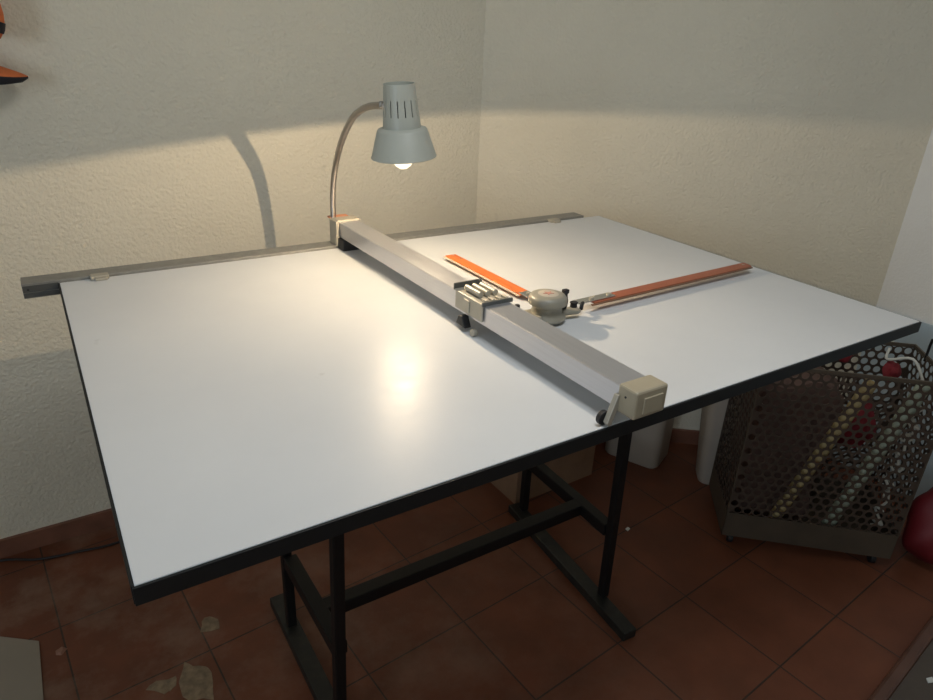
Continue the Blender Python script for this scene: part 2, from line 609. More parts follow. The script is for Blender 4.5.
BM_ = beam_M()
bm = bmesh.new()
prof = [(XL, H + .032), (XL, H + .067), (XL + .002, H + .069), (XR - .003, H + .069), (XR - .002, H + .066), (XR, H + .066), (XR, H + .061),
        (XR + .004, H + .061), (XR + .004, H + .032)]
a = [bm.verts.new((x_, 0.0, z_)) for x_, z_ in prof]; b = [bm.verts.new((x_, 1.004, z_)) for x_, z_ in prof]
bm.faces.new(a); bm.faces.new(b[::-1])
for i in range(len(prof)):
    j = (i + 1) % len(prof)
    bm.faces.new((a[i], a[j], b[j], b[i]))
for v in bm.verts: v.co = BM_ @ v.co
beam = obj('vertical_beam', bm, M_ALU, mach)
beam['label'] = 'brushed aluminium beam across the desk'
# front end cap with raised panel
bm = bmesh.new(); bm_box(bm, XL - .0015, XR + .006, -0.034, 0.002, H + .027, H + .0715, BM_)
cap = obj('end_cap', bm, M_BEIGE, beam, 0.0035)
cap['label'] = 'beige plastic cap at the near end'
bm = bmesh.new(); bm_box(bm, XL + .014, XR - .004, -0.0362, -0.0335, H + .034, H + .060, BM_)
obj('raised_panel', bm, M_BEIGE, cap, 0.001)
bm = bmesh.new(); bm_cyl(bm, BM_ @ Vector((XL - .0022, -0.014, H + .056)), BM_ @ Vector((XL - .0010, -0.014, H + .056)), 0.0018, n=12)
obj('screw_hole', bm, M_BLACK, cap)
# roller arm beside the near cap
bm = bmesh.new()
q = [(0.6435, H + .052), (0.6435, H + .034), (0.6340, H + .005), (0.6285, H + .003), (0.6245, H + .009), (0.6390, H + .052)]
A_ = [bm.verts.new((x_, -0.004, z_)) for x_, z_ in q]; B_ = [bm.verts.new((x_, 0.005, z_)) for x_, z_ in q]
bm.faces.new(A_); bm.faces.new(B_[::-1])
for i in range(6):
    bm.faces.new((A_[i], A_[(i + 1) % 6], B_[(i + 1) % 6], B_[i]))
arm = obj('roller_arm', bm, M_BEIGE2, beam, 0.001)
bm = bmesh.new()
bm_cyl(bm, (0.6290, 0.006, H + 0.0120), (0.6290, 0.014, H + 0.0120), 0.0112, n=32)
obj('roller', bm, M_BLACK, arm, 0.001)

# far end carriage on the horizontal track
bm = bmesh.new(); bm_box(bm, XL - .004, XR + .002, 1.000, 1.036, H + .022, H + .074, BM_)
ec = obj('track_carriage', bm, M_BEIGE2, beam, 0.002)
ec['label'] = 'beige carriage at the far end'
bm = bmesh.new(); bm_box(bm, XL - .010, XL - .003, 0.996, 1.040, H + .008, H + .072, BM_)
obj('side_plate', bm, M_BEIGE2, ec, 0.0015)
bm = bmesh.new()
bm_box(bm, XL - .006, XR, 0.965, 1.000, H + .0005, H + .030, BM_)
bm_box(bm, XL - .008, XR, 1.000, 1.040, H + .0065, H + .022, BM_)
obj('carriage_foot', bm, M_BLACK, ec, 0.003)

# counterweight / brake carriage clamped on the beam
bm = bmesh.new(); Y0, Y1 = 0.343, 0.442
bm_box(bm, XL - .0035, XR + .003, Y0, Y1, H + .0695, H + .0725, BM_)
bm_box(bm, XL - .0050, XL - .0015, Y0, Y1 - .008, H + .038, H + .0725, BM_)
car = obj('beam_carriage', bm, M_BEIGE2, mach, 0.0012)
bm = bmesh.new(); bm_box(bm, XL - .004, XR + .003, Y1 - .003, Y1 + .001, H + .070, H + .083, BM_)
obj('stop_plate', bm, M_ALUDARK, car, 0.0008)
bm = bmesh.new(); bm_box(bm, XL - .005, XR + .006, Y0 - .002, Y0 + .003, H + .068, H + .076, BM_)
obj('stop_plate', bm, M_ALUDARK, car, 0.0008)
for i in range(3):
    xx = XL + .012 + i * .0165
    bm = bmesh.new(); bm_cyl(bm, BM_ @ Vector((xx, Y0 + .030, H + .0785)), BM_ @ Vector((xx, Y1 - .020, H + .0785)), 0.0058, n=20)
    obj('roller', bm, M_BEIGE2, car, 0.0008, True)
for i in range(4):
    xx = XL + .006 + i * .0150
    bm = bmesh.new(); bm_box(bm, xx, xx + .007, Y0 + .006, Y0 + .022, H + .0725, H + .0765, BM_)
    obj('contact_block', bm, M_PALEEDGE, car, 0.0008)
bm = bmesh.new(); bm_box(bm, XL - .0075, XL - .005, Y0 + .040, Y0 + .058, H + .042, H + .066, BM_)
obj('latch', bm, M_BEIGE2, car, 0.002)
bm = bmesh.new()
M = BM_ @ Matrix.Translation((XL - .006, Y0 + .062, H)) @ Matrix.Rotation(PI / 2, 4, 'Z') @ Matrix.Rotation(PI / 2, 4, 'X')
bm_prism(bm, [(-0.018, 0.010), (0.014, 0.012), (0.006, 0.030), (-0.006, 0.032)], -0.006, 0.010, M)
obj('slider_foot', bm, M_BLACK, car, 0.002)
bm = bmesh.new()
bm_cyl(bm, (XL - .008, Y0 + .022, H + .0075), (XL + .002, Y0 + .022, H + .0075), 0.0072, n=24)
obj('slider_wheel', bm, M_BEIGE2, car, 0.001)

# link plate between beam and head
bm = bmesh.new()
bm_box(bm, XR + .004, 0.795, 0.345, 0.392, H + .012, H + .020)
bm_box(bm, XR + .004, XR + .022, 0.330, 0.405, H + .012, H + .050)
lp = obj('link_plate', bm, M_BEIGE2, mach, 0.003)
bm = bmesh.new(); bm_cyl(bm, (0.716, 0.345, H + .050), (0.716, 0.345, H + .056), 0.0050, n=16)
obj('screw_knob', bm, M_BLACK, lp, 0.001)
bm = bmesh.new(); bm_box(bm, 0.706, 0.714, 0.378, 0.396, H + .050, H + .057)
obj('stop_block', bm, M_BLACK, lp, 0.001)

# protractor head
HC_ = Vector((0.806, 0.366, H))
bm = bmesh.new()
MT = Matrix.Translation(HC_)
bm_lathe(bm, [(0, .0065), (.024, .0065), (.038, .007), (.039, .010), (.0365, .015), (.031, .021), (.0295, .028), (.0305, .033), (.034, .0365)], 48, MT)
head = obj('protractor_head', bm, M_HEAD, mach, 0, True)
bm = bmesh.new()
bm_lathe(bm, [(0.035, .0372), (.038, .038), (.0385, .041), (.0375, .050), (.034, .0545), (.026, .0565), (0, .0572)], 48, MT)
dome = obj('dial_cover', bm, M_HEAD, head, 0, True)
bm = bmesh.new()
bm_lathe(bm, [(0, .0577), (.0195, .0573), (.0205, .0568)], 32, MT)
dsc = obj('centre_disc', bm, M_PALEMARK, head, 0, True)
# small faded red emblem on the disc (a zig-zag star shape)
bm = bmesh.new()
star = []
for i in range(10):
    r_ = 0.0125 if i % 2 == 0 else 0.0055
    a_ = i * PI / 5 + 0.5
    star.append((HC_.x + r_ * math.cos(a_), HC_.y + r_ * 0.8 * math.sin(a_)))
bm_prism(bm, star, H + .0575, H + .0583)
obj('red_emblem', bm, M_REDMARK, dsc)
# baseplate lug on the right and lever
bm = bmesh.new()
M = Matrix.Translation((0.856, 0.358, H)) @ Matrix.Rotation(math.radians(-10), 4, 'Z')
bm_prism(bm, [(-0.026, -0.012), (0.016, -0.013), (0.026, -0.006), (0.026, 0.008), (0.014, 0.015), (-0.026, 0.016)], .009, .018, M)
obj('hinge_lug', bm, M_HEAD, head, 0.003)
bm = bmesh.new()
bm_tube(bm, [(0.846, 0.362, H + .020), (0.849, 0.362, H + .034), (0.848, 0.364, H + .046), (0.851, 0.367, H + .054)], 0.0056, 10)
bm_box(bm, 0.845, 0.857, 0.362, 0.372, H + .050, H + .058)
obj('release_lever', bm, M_BLACK, head, 0.001)
bm = bmesh.new()
bm_cyl(bm, (0.874, 0.364, H + .018), (0.874, 0.364, H + .026), 0.0075, 0.0065, n=20)
bm_cyl(bm, (0.874, 0.364, H + .026), (0.874, 0.364, H + .0285), 0.0085, n=20)
obj('clamp_knob', bm, M_BLACK, head, 0.001)
bm = bmesh.new()
bm_tube(bm, [(0.884, 0.352, H + .016), (0.893, 0.360, H + .022), (0.902, 0.368, H + .020)], 0.004, 10)
obj('clamp_lever', bm, M_BLACK, head)

# scale pointing to the back, orange
bm = bmesh.new()
M = Matrix.Translation((0.8405, 0.640, H)) @ Matrix.Rotation(math.radians(0.6), 4, 'Z')
bm_prism(bm, [(-0.0120, -0.155), (0.0170, -0.155), (0.0170, 0.155), (-0.0120, 0.155)], .0085, .0120, M)
sc1 = obj('scale', bm, M_ORANGE, mach, 0.0006)
sc1['label'] = 'bright orange scale pointing to the far edge'
bm = bmesh.new(); bm_prism(bm, [(-0.0190, -0.155), (-0.0122, -0.155), (-0.0122, 0.155), (-0.0190, 0.155)], .0085, .0095, M)
obj('bevel_strip', bm, M_PALEEDGE, sc1)
bm = bmesh.new()
bm_box(bm, -0.012, 0.013, -0.242, -0.148, .0122, .0145, M)
cl = obj('scale_clip', bm, M_CHROME, sc1, 0.001)
for yy in (-0.165, -0.19):
    bm = bmesh.new()
    bm_cyl(bm, M @ Vector((0.001, yy, .0143)), M @ Vector((0.001, yy, .0175)), 0.004, n=16)
    obj('screw', bm, M_BEIGE2, cl)
for yy in (0.148, 0.115):
    bm = bmesh.new()
    bm_cyl(bm, M @ Vector((0.008, yy, .0118)), M @ Vector((0.008, yy, .0124)), 0.0028, n=16)
    obj('rivet', bm, M_CHROME, sc1)

# scale pointing right, reddish brown
ang = math.atan2(0.408 - 0.388, 1.479 - 0.93)
M = Matrix.Translation((0.930, 0.3735, H)) @ Matrix.Rotation(ang, 4, 'Z')
bm = bmesh.new()
bm_prism(bm, [(0.0, -0.0125), (0.536, -0.0125), (0.543, -0.004), (0.545, 0.0175), (0.0, 0.0175)], .0150, .0185, M)
sc2 = obj('scale', bm, M_BROWNSC, mach, 0.0006)
sc2['label'] = 'reddish brown scale pointing right'
bm = bmesh.new(); bm_prism(bm, [(-0.012, -0.0180), (0.534, -0.0180), (0.536, -0.0127), (-0.012, -0.0127)], .0150, .0172, M)
obj('bevel_strip', bm, M_DARKEDGE, sc2)
bm = bmesh.new(); bm_box(bm, -0.040, 0.066, -0.006, 0.016, .0188, .0212, M)
cl = obj('scale_clip', bm, M_CHROME, sc2, 0.001)
for xx in (0.006, 0.055):
    bm = bmesh.new()
    bm_cyl(bm, M @ Vector((xx, 0.005, .0210)), M @ Vector((xx, 0.005, .0245)), 0.005, n=16)
    obj('screw', bm, M_BEIGE2, cl)
bm = bmesh.new(); bm_cyl(bm, M @ Vector((0.528, 0.006, .0185)), M @ Vector((0.528, 0.006, .0189)), 0.0035, n=16)
obj('rivet', bm, M_CHROME, sc2)

# ---------------------------------------------------------------- lamp
lamp = thing('gooseneck_lamp', (0.640, 1.055, H + .0615), 'grey-green metal gooseneck lamp, lit, at the back of the desk', 'lamp')
bm = bmesh.new()
bm_box(bm, 0.632, 0.684, 1.0365, 1.078, H + .0615, H + .0665)
obj('base_plate', bm, M_COPPER, lamp, 0.0015)
bm = bmesh.new()
bm_box(bm, 0.652, 0.672, 1.051, 1.078, H + .0065, H + .0615)
obj('clamp', bm, M_ALU2, lamp, 0.0015)
bm = bmesh.new()
gp = [(0.640, 1.055, H + .0665), (0.640, 1.054, 1.12), (0.6385, 1.040, 1.17), (0.6345, 1.005, 1.226), (0.6205, 0.931, 1.285), (0.616, 0.870, 1.332), (0.616, 0.830, 1.355), (0.619, 0.779, 1.373), (0.6255, 0.726, 1.3805), (0.632, 0.722, 1.381)]
bm_tube(bm, gp, 0.0074, 14, 10)
mt, nt, bb, N, L = new_mat('ribbed_chrome')
v = objcoord(N, L)
wv = N.new('ShaderNodeTexWave'); wv.bands_direction = 'Z'; wv.inputs['Scale'].default_value = 90
L.new(v, wv.inputs['Vector'])
bump(N, L, bb, wv.outputs['Fac'], 0.35, 0.001)
bb.inputs['Base Color'].default_value = (0.48, 0.44, 0.40, 1); bb.inputs['Metallic'].default_value = 1; bb.inputs['Roughness'].default_value = 0.3
obj('gooseneck', bm, mt, lamp, 0, True)

# lamp head: axis tilted so that its top leans left
ax = Vector((-0.085, -0.012, 1)).normalized()
Q = Vector((0, 0, 1)).rotation_difference(ax).to_matrix().to_4x4()
RIM = Vector((0.6665, 0.709, 1.2795))
MH = Matrix.Translation(RIM) @ Q
bm = bmesh.new()
th = 0.0012
outer = [(0.0685, 0.0), (0.0690, 0.0015), (0.0675, 0.004), (0.0525, 0.0540), (0.0500, 0.0575), (0.0395, 0.0600)]
inner = [(0.0385, 0.0585), (0.0490, 0.0560), (0.0510, 0.0530), (0.0660, 0.0040), (0.0675, 0.0008)]
bm_lathe(bm, outer + inner, 64, MH, closed=True)
for f in bm.faces:
    c = MH.inverted() @ f.calc_center_median()
    rr = math.hypot(c.x, c.y)
    # inner surface is the one whose radius is less than the outer profile at that height
    r_out = 0.0675 + (c.z - 0.004) * (0.0525 - 0.0675) / 0.05
    if rr < r_out - 0.0008 and c.z < 0.0575:
        f.material_index = 1
shade = obj('shade', bm, [M_SHADE, M_SHADEIN], lamp, 0, True)
# neck with slots cut through
bm = bmesh.new()
NS = 15
angs = []
for i in range(NS):
    a0 = 2 * PI * i / NS + 0.30
    angs += [(a0 - 0.030, True), (a0 + 0.030, False), (a0 + 0.17, False), (a0 + 0.29, False)]
lev = [(0.0395, 0.0590), (0.0388, 0.066), (0.0372, 0.0830), (0.0343, 0.1150), (0.0318, 0.1430), (0.0315, 0.1450)]
rings = [[bm.verts.new(MH @ Vector((r_ * math.cos(a_), r_ * math.sin(a_), z_))) for a_, s in angs] for r_, z_ in lev]
for k in range(len(lev) - 1):
    for i in range(len(angs)):
        if k == 2 and angs[i][1]:
            continue
        j = (i + 1) % len(angs)
        bm.faces.new((rings[k][i], rings[k][j], rings[k + 1][j], rings[k + 1][i]))
neck = obj('neck', bm, M_SHADE, lamp)
sd = neck.modifiers.new('thickness', 'SOLIDIFY'); sd.thickness = 0.0012; sd.offset = -1
# recessed top plate, bulb holder and added light baffle
bm = bmesh.new()
bm_lathe(bm, [(0, 0.139), (0.010, 0.139), (0.011, 0.1365), (0.0308, 0.1365)], 40, MH)
obj('top_plate', bm, M_SHADE, lamp, 0, True)
bm = bmesh.new()
bm_lathe(bm, [(0, 0.098), (0.019, 0.098), (0.019, 0.048), (0, 0.048)], 32, MH)
bm_lathe(bm, [(0.019, 0.061), (0.0382, 0.061), (0.0382, 0.0600), (0.019, 0.0600)], 32, MH, closed=True)  # added ring, keeps bulb light out of the neck slots so they stay dark
obj('socket_with_baffle', bm, M_DARKHOLE, lamp, 0, True)
bm = bmesh.new()
p_end = Vector(gp[-1])
bm_cyl(bm, p_end + Vector((-0.012, 0.006, 0)), p_end + Vector((0.004, -0.002, 0)), 0.0076, n=20)
obj('collar', bm, M_ALU2, lamp, 0.001)
# glowing bulb
bm = bmesh.new()
bm_lathe(bm, [(0, -0.0255), (0.008, -0.0243), (0.0155, -0.019), (0.0220, -0.011), (0.0245, -0.001), (0.0230, 0.010), (0.018, 0.021), (0.014, 0.032), (0.0125, 0.047)], 32, Matrix.Translation((-0.0022, 0.0014, 0)) @ MH)
mt, nt, bb, N, L = new_mat('glowing_bulb')
out = N['Material Output'] if 'Material Output' in N else [q for q in N if q.type == 'OUTPUT_MATERIAL'][0]
em = N.new('ShaderNodeEmission'); em.inputs['Color'].default_value = (1.0, 0.86, 0.62, 1); em.inputs['Strength'].default_value = 4.5
tr_ = N.new('ShaderNodeBsdfTransparent')
mx = N.new('ShaderNodeMixShader'); mx.inputs[0].default_value = 0.18
L.new(tr_.outputs[0], mx.inputs[1]); L.new(em.outputs[0], mx.inputs[2])
L.new(mx.outputs[0], out.inputs['Surface'])
obj('bulb', bm, mt, lamp, 0, True)
ll = bpy.data.lights.new('bulb_filament', 'POINT')
ll.energy = LAMP_W
ll.color = LAMP_COL
ll.shadow_soft_size = 0.0014
# beam shape of the lamp: weaker straight down, full strength sideways
ll.use_nodes = True
N = ll.node_tree.nodes; L = ll.node_tree.links
em = [q for q in N if q.type == 'EMISSION'][0]
tc = N.new('ShaderNodeTexCoord'); sp = N.new('ShaderNodeSeparateXYZ')
L.new(tc.outputs['Normal'], sp.inputs[0])
pw = N.new('ShaderNodeMath'); pw.operation = 'MULTIPLY'
L.new(sp.outputs['Z'], pw.inputs[0]); L.new(sp.outputs['Z'], pw.inputs[1])
mr = N.new('ShaderNodeMapRange')
mr.inputs['To Min'].default_value = 1.0; mr.inputs['To Max'].default_value = 0.10
L.new(pw.outputs[0], mr.inputs['Value'])
L.new(mr.outputs[0], em.inputs['Strength'])
lo = bpy.data.objects.new('bulb_filament', ll)
COL.objects.link(lo)
lo.parent = lamp
lo.location = (MH @ Vector((0, 0, 0.0051))) - lamp.location

# ---------------------------------------------------------------- perforated trolley
U = Vector((0.737, -0.676, 0)); V = Vector((0.676, 0.737, 0))
F0 = Vector((1.715, 0.430, 0))
BW, BD, BZ0, BZ1 = 0.520, 0.283, 0.045, 0.680
trol = thing('perforated_trolley', F0 + U * BW / 2 + V * BD / 2, 'tall basket trolley of perforated grey-brown steel standing right of the desk', 'trolley')


def perf(origin, du, w, z0, z1, nrm):
    """hexagonal sheet cells each with a round hole"""
    bm = bmesh.new()
    pitch = 0.0300; r = 0.0112
    s = pitch / math.sqrt(3)           # hexagon circumradius
    rows = int((z1 - z0) / (1.5 * s)) + 1
    cols = int(w / pitch) + 1
    sx = w / (cols - 0.5); sz = (z1 - z0) / ((rows - 1) * 1.5 * s + 2 * s) * s
    kx = sx / pitch; kz = sz / s
    def P(a, c):
        return origin + du * min(max(a, 0), w) + Vector((0, 0, min(max(z0 + c, z0), z1)))
    for j in range(rows):
        for i in range(cols):
            cx = (i + 0.5 * (j % 2)) * pitch * kx
            cz = (s + j * 1.5 * s) * kz
            full = 0.012 <= cx <= w - 0.012
            oc = []; ic = []
            for k in range(12):
                a = PI / 2 + k * PI / 6
                R_ = s if k % 2 == 0 else s * math.cos(PI / 6)
                oc.append((cx + R_ * math.cos(a) * kx, cz + R_ * math.sin(a) * kz))
                ic.append((cx + r * math.cos(a), cz + r * math.sin(a)))
            ov = [bm.verts.new(P(*q)) for q in oc]
            if full:
                iv = [bm.verts.new(P(*q)) for q in ic]
                for k in range(12):
                    l = (k + 1) % 12
                    bm.faces.new((ov[k], ov[l], iv[l], iv[k]))
            else:
                bm.faces.new(ov)
    bmesh.ops.remove_doubles(bm, verts=bm.verts, dist=0.0004)
    bmesh.ops.dissolve_degenerate(bm, edges=bm.edges, dist=0.0001)
    o = obj('perforated_panel', bm, M_PERF, trol)
    md = o.modifiers.new('thickness', 'SOLIDIFY'); md.thickness = 0.0018; md.offset = 0
    return o


perf(F0, U, BW, 0.135, BZ1 - 0.008, V)
perf(F0 + V * BD, U, BW, 0.135, BZ1 - 0.008, V)
perf(F0, V, BD, 0.135, BZ1 - 0.008, U)
perf(F0 + U * BW, V, BD, 0.135, BZ1 - 0.008, U)
FR = Matrix(((U.x, V.x, 0, F0.x), (U.y, V.y, 0, F0.y), (0, 0, 1, 0), (0, 0, 0, 1)))
for nm, a in (('base_band', (-.002, BW + .002, -.002, .001, BZ0, 0.137)), ('base_band', (-.002, BW + .002, BD - .001, BD + .002, BZ0, 0.137)),
              ('base_band', (-.002, .001, -.002, BD + .002, BZ0, 0.137)), ('base_band', (BW - .001, BW + .002, -.002, BD + .002, BZ0, 0.137)),
              ('bottom_plate', (0.001, BW - .001, .001, BD - .001, BZ0 + .005, BZ0 + .009))):
    box(nm, *a, M_TROLLEY, trol, 0, FR)
for a in ((-.004, BW + .004, -.004, .003), (-.004, BW + .004, BD - .003, BD + .004), (-.004, .003, .003, BD - .003), (BW - .003, BW + .004, .003, BD - .003)):
    box('rim', a[0], a[1], a[2], a[3], BZ1 - .012, BZ1, M_TROLLEY, trol, 0.001, FR)
for a in ((-.002, .002, -.002, .002), (BW - .002, BW + .002, -.002, .002), (-.002, .002, BD - .002, BD + .002), (BW - .002, BW + .002, BD - .002, BD + .002)):
    box('corner_post', a[0], a[1], a[2], a[3], 0.137, BZ1 - .012, M_TROLLEY, trol, 0, FR)
for a, b in ((.035, .03), (BW - .035, .03), (.035, BD - .03), (BW - .035, BD - .03)):
    c = FR @ Vector((a, b, 0))
    bm = bmesh.new()
    bm_cyl(bm, c + Vector((0, 0, .018)) - U * .008, c + Vector((0, 0, .018)) + U * .008, .018, n=24)
    bm_box(bm, a - .011, a + .011, b - .010, b + .010, .032, BZ0 + .004, FR)
    obj('caster', bm, M_BLACK, trol, 0.001)
bm = bmesh.new()
hp = [FR @ Vector(q) for q in ((BW - .001, BD - .085, BZ1 - .02), (BW - .001, BD - .085, BZ1 + .045), (BW - .001, BD - .10, BZ1 + .052), (BW - .001, BD - .22, BZ1 + .052), (BW - .001, BD - .235, BZ1 + .045), (BW - .001, BD - .235, BZ1 - .02))]
bm_tube(bm, hp, 0.004, 10, 4)
obj('handle', bm, M_BLACKSTEEL, trol, 0, True)


# contents of the trolley
def card_tube(label, p0, p1, r, mat):
    bm = bmesh.new()
    p0 = Vector(p0); p1 = Vector(p1)
    d = (p1 - p0).normalized()
    u = d.orthogonal().normalized(); w = d.cross(u); n = 28
    rs = []
    for p, rr in ((p0, r), (p1, r), (p1, r * .88), (p0, r * .88)):
        rs.append([bm.verts.new(p + (u * math.cos(2 * PI * i / n) + w * math.sin(2 * PI * i / n)) * rr) for i in range(n)])
    for k in range(4):
        A, B = rs[k], rs[(k + 1) % 4]
        for i in range(n):
            bm.faces.new((A[i], A[(i + 1) % n], B[(i + 1) % n], B[i]))
    o = obj('cardboard_tube', bm, mat, None, 0, True)
    tag(o, label, 'tube', 'rolled tubes in the trolley')
    return origin_to(o, p0)


def TF(a, b, z):
    return FR @ Vector((a, b, z))


card_tube('yellowish cardboard tube leaning left of the other tube inside the perforated trolley', TF(0.150, .040, 0.080), TF(0.318, .040, 0.640), 0.019, M_TUBE1)
card_tube('pale greenish tube leaning right of the yellowish tube inside the perforated trolley', TF(0.318, .042, 0.080), TF(0.462, .042, 0.650), 0.020, M_TUBE2)


def lump(name, c, sx, sy, sz, mat, label, cat, group=None, seed=1, sub=3, amp=0.25):
    rnd = random.Random(seed)
    bm = bmesh.new()
    bmesh.ops.create_icosphere(bm, subdivisions=sub, radius=1)
    ph = [(rnd.uniform(-1, 1), rnd.uniform(-1, 1), rnd.uniform(-1, 1), rnd.uniform(2.5, 6), rnd.uniform(0, 6)) for _ in range(9)]
    for v in bm.verts:
        k = 1 + amp * sum(math.sin((v.co.x * a + v.co.y * b + v.co.z * c_) * f + p) for a, b, c_, f, p in ph) / 4
        q = v.co * k
        kk = (1.05 - 0.55 * q.z) if name == 'bag' else 1.0
        v.co = Vector((c[0] + q.x * sx * kk, c[1] + q.y * sy, max(c[2] + q.z * sz, c[2] - sz)))
    o = obj(name, bm, mat, None, 0, True)
    tag(o, label, cat, group)
    return origin_to(o, (c[0], c[1], c[2] - sz))


p_ = TF(0.300, 0.235, 0.645)
lump('cloth', p_, 0.026, 0.022, 0.028, M_RED, 'dark red cloth bunched against the back of the trolley, nearer the desk', 'cloth', None, 3)
p_ = TF(0.425, 0.175, 0.625)
lump('cloth', p_, 0.030, 0.024, 0.030, M_RED, 'red cloth bunched near the right end of the trolley under white cord', 'cloth', None, 5)
# brown sack that fills the left part of the trolley
bm = bmesh.new()
bmesh.ops.create_grid(bm, x_segments=1, y_segments=1, size=0.001); bm.clear()
bmesh.ops.create_cube(bm, size=2.0)
bmesh.ops.subdivide_edges(bm, edges=bm.edges[:], cuts=14, use_grid_fill=True)
for v in bm.verts:
    c = v.co.copy()
    r_ = max(abs(c.x), abs(c.y), abs(c.z)); n_ = c.normalized() * r_
    q = c * 0.72 + n_ * 0.34
    wv_ = 1 + 0.05 * math.sin(5 * c.x + 3 * c.z) + 0.05 * math.sin(7 * c.z + 4 * c.y) + 0.03 * math.sin(11 * c.x + 9 * c.y)
    v.co = FR @ Vector((0.155 + q.x * 0.122 * wv_, 0.170 + q.y * 0.083 * wv_, max(0.056, 0.330 + q.z * 0.262 * (1 + .06 * math.sin(4 * c.x)))))
o = obj('cloth_sack', bm, simple('brown_sackcloth', (0.105, 0.060, 0.045), 0.85, var=0.3, scale=25, bmp=0.3), None, 0, True)
tag(o, 'dull brown cloth sack filling the left half of the perforated trolley', 'sack'); origin_to(o, TF(0.155, 0.17, 0.056))
lump('cloth', TF(0.385, 0.180, 0.42), 0.050, 0.045, 0.085, M_RED, 'dark red cloth deep inside the trolley behind the two tubes', 'cloth', None, 9, 4, 0.35)
# tangled white cord
rnd = random.Random(12)
bm = bmesh.new()
pts = []
for i in range(46):
    t = i / 45
    a = BW - .030 + 0.010 * math.sin(i * 1.9) + .007 * math.sin(i * .7)
    b = .090 + 0.020 * math.cos(i * 2.3)
    z = 0.09 + t * 0.50 + .018 * math.sin(i * 1.3)
    pts.append(FR @ Vector((a, b, z)))
for q in ((BW - .04, .10, .64), (BW - .07, .13, .69), (BW - .12, .17, .665), (BW - .11, .20, .69)):
    pts.append(FR @ Vector(q))
bm_tube(bm, pts, 0.0042, 8, 5)
o = obj('white_cord', bm, M_CORD, None, 0, True)
tag(o, 'white cord tangled down the right corner of the trolley', 'cord'); origin_to(o, pts[0])

# ---------------------------------------------------------------- things under and beside the desk
def tapered_bin(label, corner, ang, w, d, h, k, loc_z=0.0):
    """rounded rectangular bin: corner is the near lower corner, w runs right-back, d left-back"""
    t = thing('plastic_bin', (corner[0], corner[1], 0), label, 'bin', None)
    u = Vector((math.cos(ang), math.sin(ang))); v_ = Vector((-u.y, u.x))
    c = Vector(corner) + u * w / 2 + v_ * d / 2
    def ring(sw, sd, z, rad=0.03):
        out_ = []
        for qx, qy, a0 in ((1, 1, 0), (-1, 1, PI / 2), (-1, -1, PI), (1, -1, 3 * PI / 2)):
            for s_ in range(6):
                a_ = a0 + s_ * PI / 10
                lx = qx * (sw / 2 - rad) + rad * math.cos(a_); ly = qy * (sd / 2 - rad) + rad * math.sin(a_)
                p_ = c + u * lx + v_ * ly
                out_.append((p_.x, p_.y, z))
        return out_
    bm = bmesh.new()
    levels = [ring(w * .96, d * .94, 0.0), ring(w, d, 0.008), ring(w * (1 + (k - 1) * .5), d * (1 + (k - 1) * .5), h * .5), ring(w * k, d * k, h), ring(w * k - .01, d * k - .01, h, .028), ring(w - .01, d - .01, 0.02, .028)]
    rr = [[bm.verts.new(q) for q in l_] for l_ in levels]
    n = len(rr[0])
    bm.faces.new(rr[0][::-1]); bm.faces.new(rr[-1])
    for A, B in zip(rr, rr[1:]):
        for i in range(n):
            bm.faces.new((A[i], A[(i + 1) % n], B[(i + 1) % n], B[i]))
    obj('body', bm, M_BIN, t, 0, True)
    bm = bmesh.new()
    lv = [ring(w * k + .012, d * k + .012, h - .022, .034), ring(w * k + .012, d * k + .012, h + .004, .034), ring(w * k - .012, d * k - .012, h + .004, .028), ring(w * k - .002, d * k - .002, h - .022, .03)]
    rr = [[bm.verts.new(q) for q in l_] for l_ in lv]
    for q in range(4):
        A, B = rr[q], rr[(q + 1) % 4]
        for i in range(n):
            bm.faces.new((A[i], A[(i + 1) % n], B[(i + 1) % n], B[i]))
    obj('rim', bm, M_BIN, t, 0, True)
    return t


tapered_bin('white plastic bin standing on the floor right of the far right desk leg', (1.845, 0.840), math.radians(24), 0.165, 0.225, 0.50, 1.0)
tapered_bin('white flaring plastic bin half hidden behind the left side of the perforated trolley', (1.930, 0.700), math.radians(-41), 0.12, 0.11, 0.46, 1.60)

carton = thing('cardboard_box', (1.46, 1.08, 0), 'brown cardboard box on the floor behind the desk stand', 'box')
M = Matrix.Translation((1.238, 0.942, 0)) @ Matrix.Rotation(math.radians(1.0), 4, 'Z')
bm = bmesh.new()
bm_box(bm, 0, .37, 0, .30, 0.0, .004, M)
bm_box(bm, 0, .004, 0, .30, .004, .30, M); bm_box(bm, .366, .37, 0, .30, .004, .30, M)
bm_box(bm, .004, .366, 0, .004, .004, .30, M); bm_box(bm, .004, .366, .296, .30, .004, .30, M)
obj('box_body', bm, M_CARTON, carton)
for s_, a in ((1, (0.0, .37, 0, .148)), (2, (0.0, .37, .152, .30))):
    bm = bmesh.new(); bm_box(bm, a[0], a[1], a[2], a[3], .3005, .3035, M)
    obj('flap', bm, M_CARTON, carton)
bm = bmesh.new()
bm.free()
for a, b, z_ in ((.09, .17, .235), (.10, .16, .215), (.09, .18, .195)):
    bm = bmesh.new(); bm_box(bm, a, b, -.0006, 0, z_, z_ + .006, M); obj('printed_mark', bm, M_PRINT, carton)
for a, b, z_ in ((.06, .12, .19), (.07, .16, .165), (.06, .14, .14)):
    bm = bmesh.new(); bm_box(bm, -.0006, 0, a, b, z_, z_ + .006, M); obj('printed_mark', bm, M_PRINT, carton)
# folded edge strip seen at the near corner
bm = bmesh.new(); bm_box(bm, .012, .045, -.004, -.0012, .002, .299, M)
obj('corner_flap', bm, M_CARTON, carton)

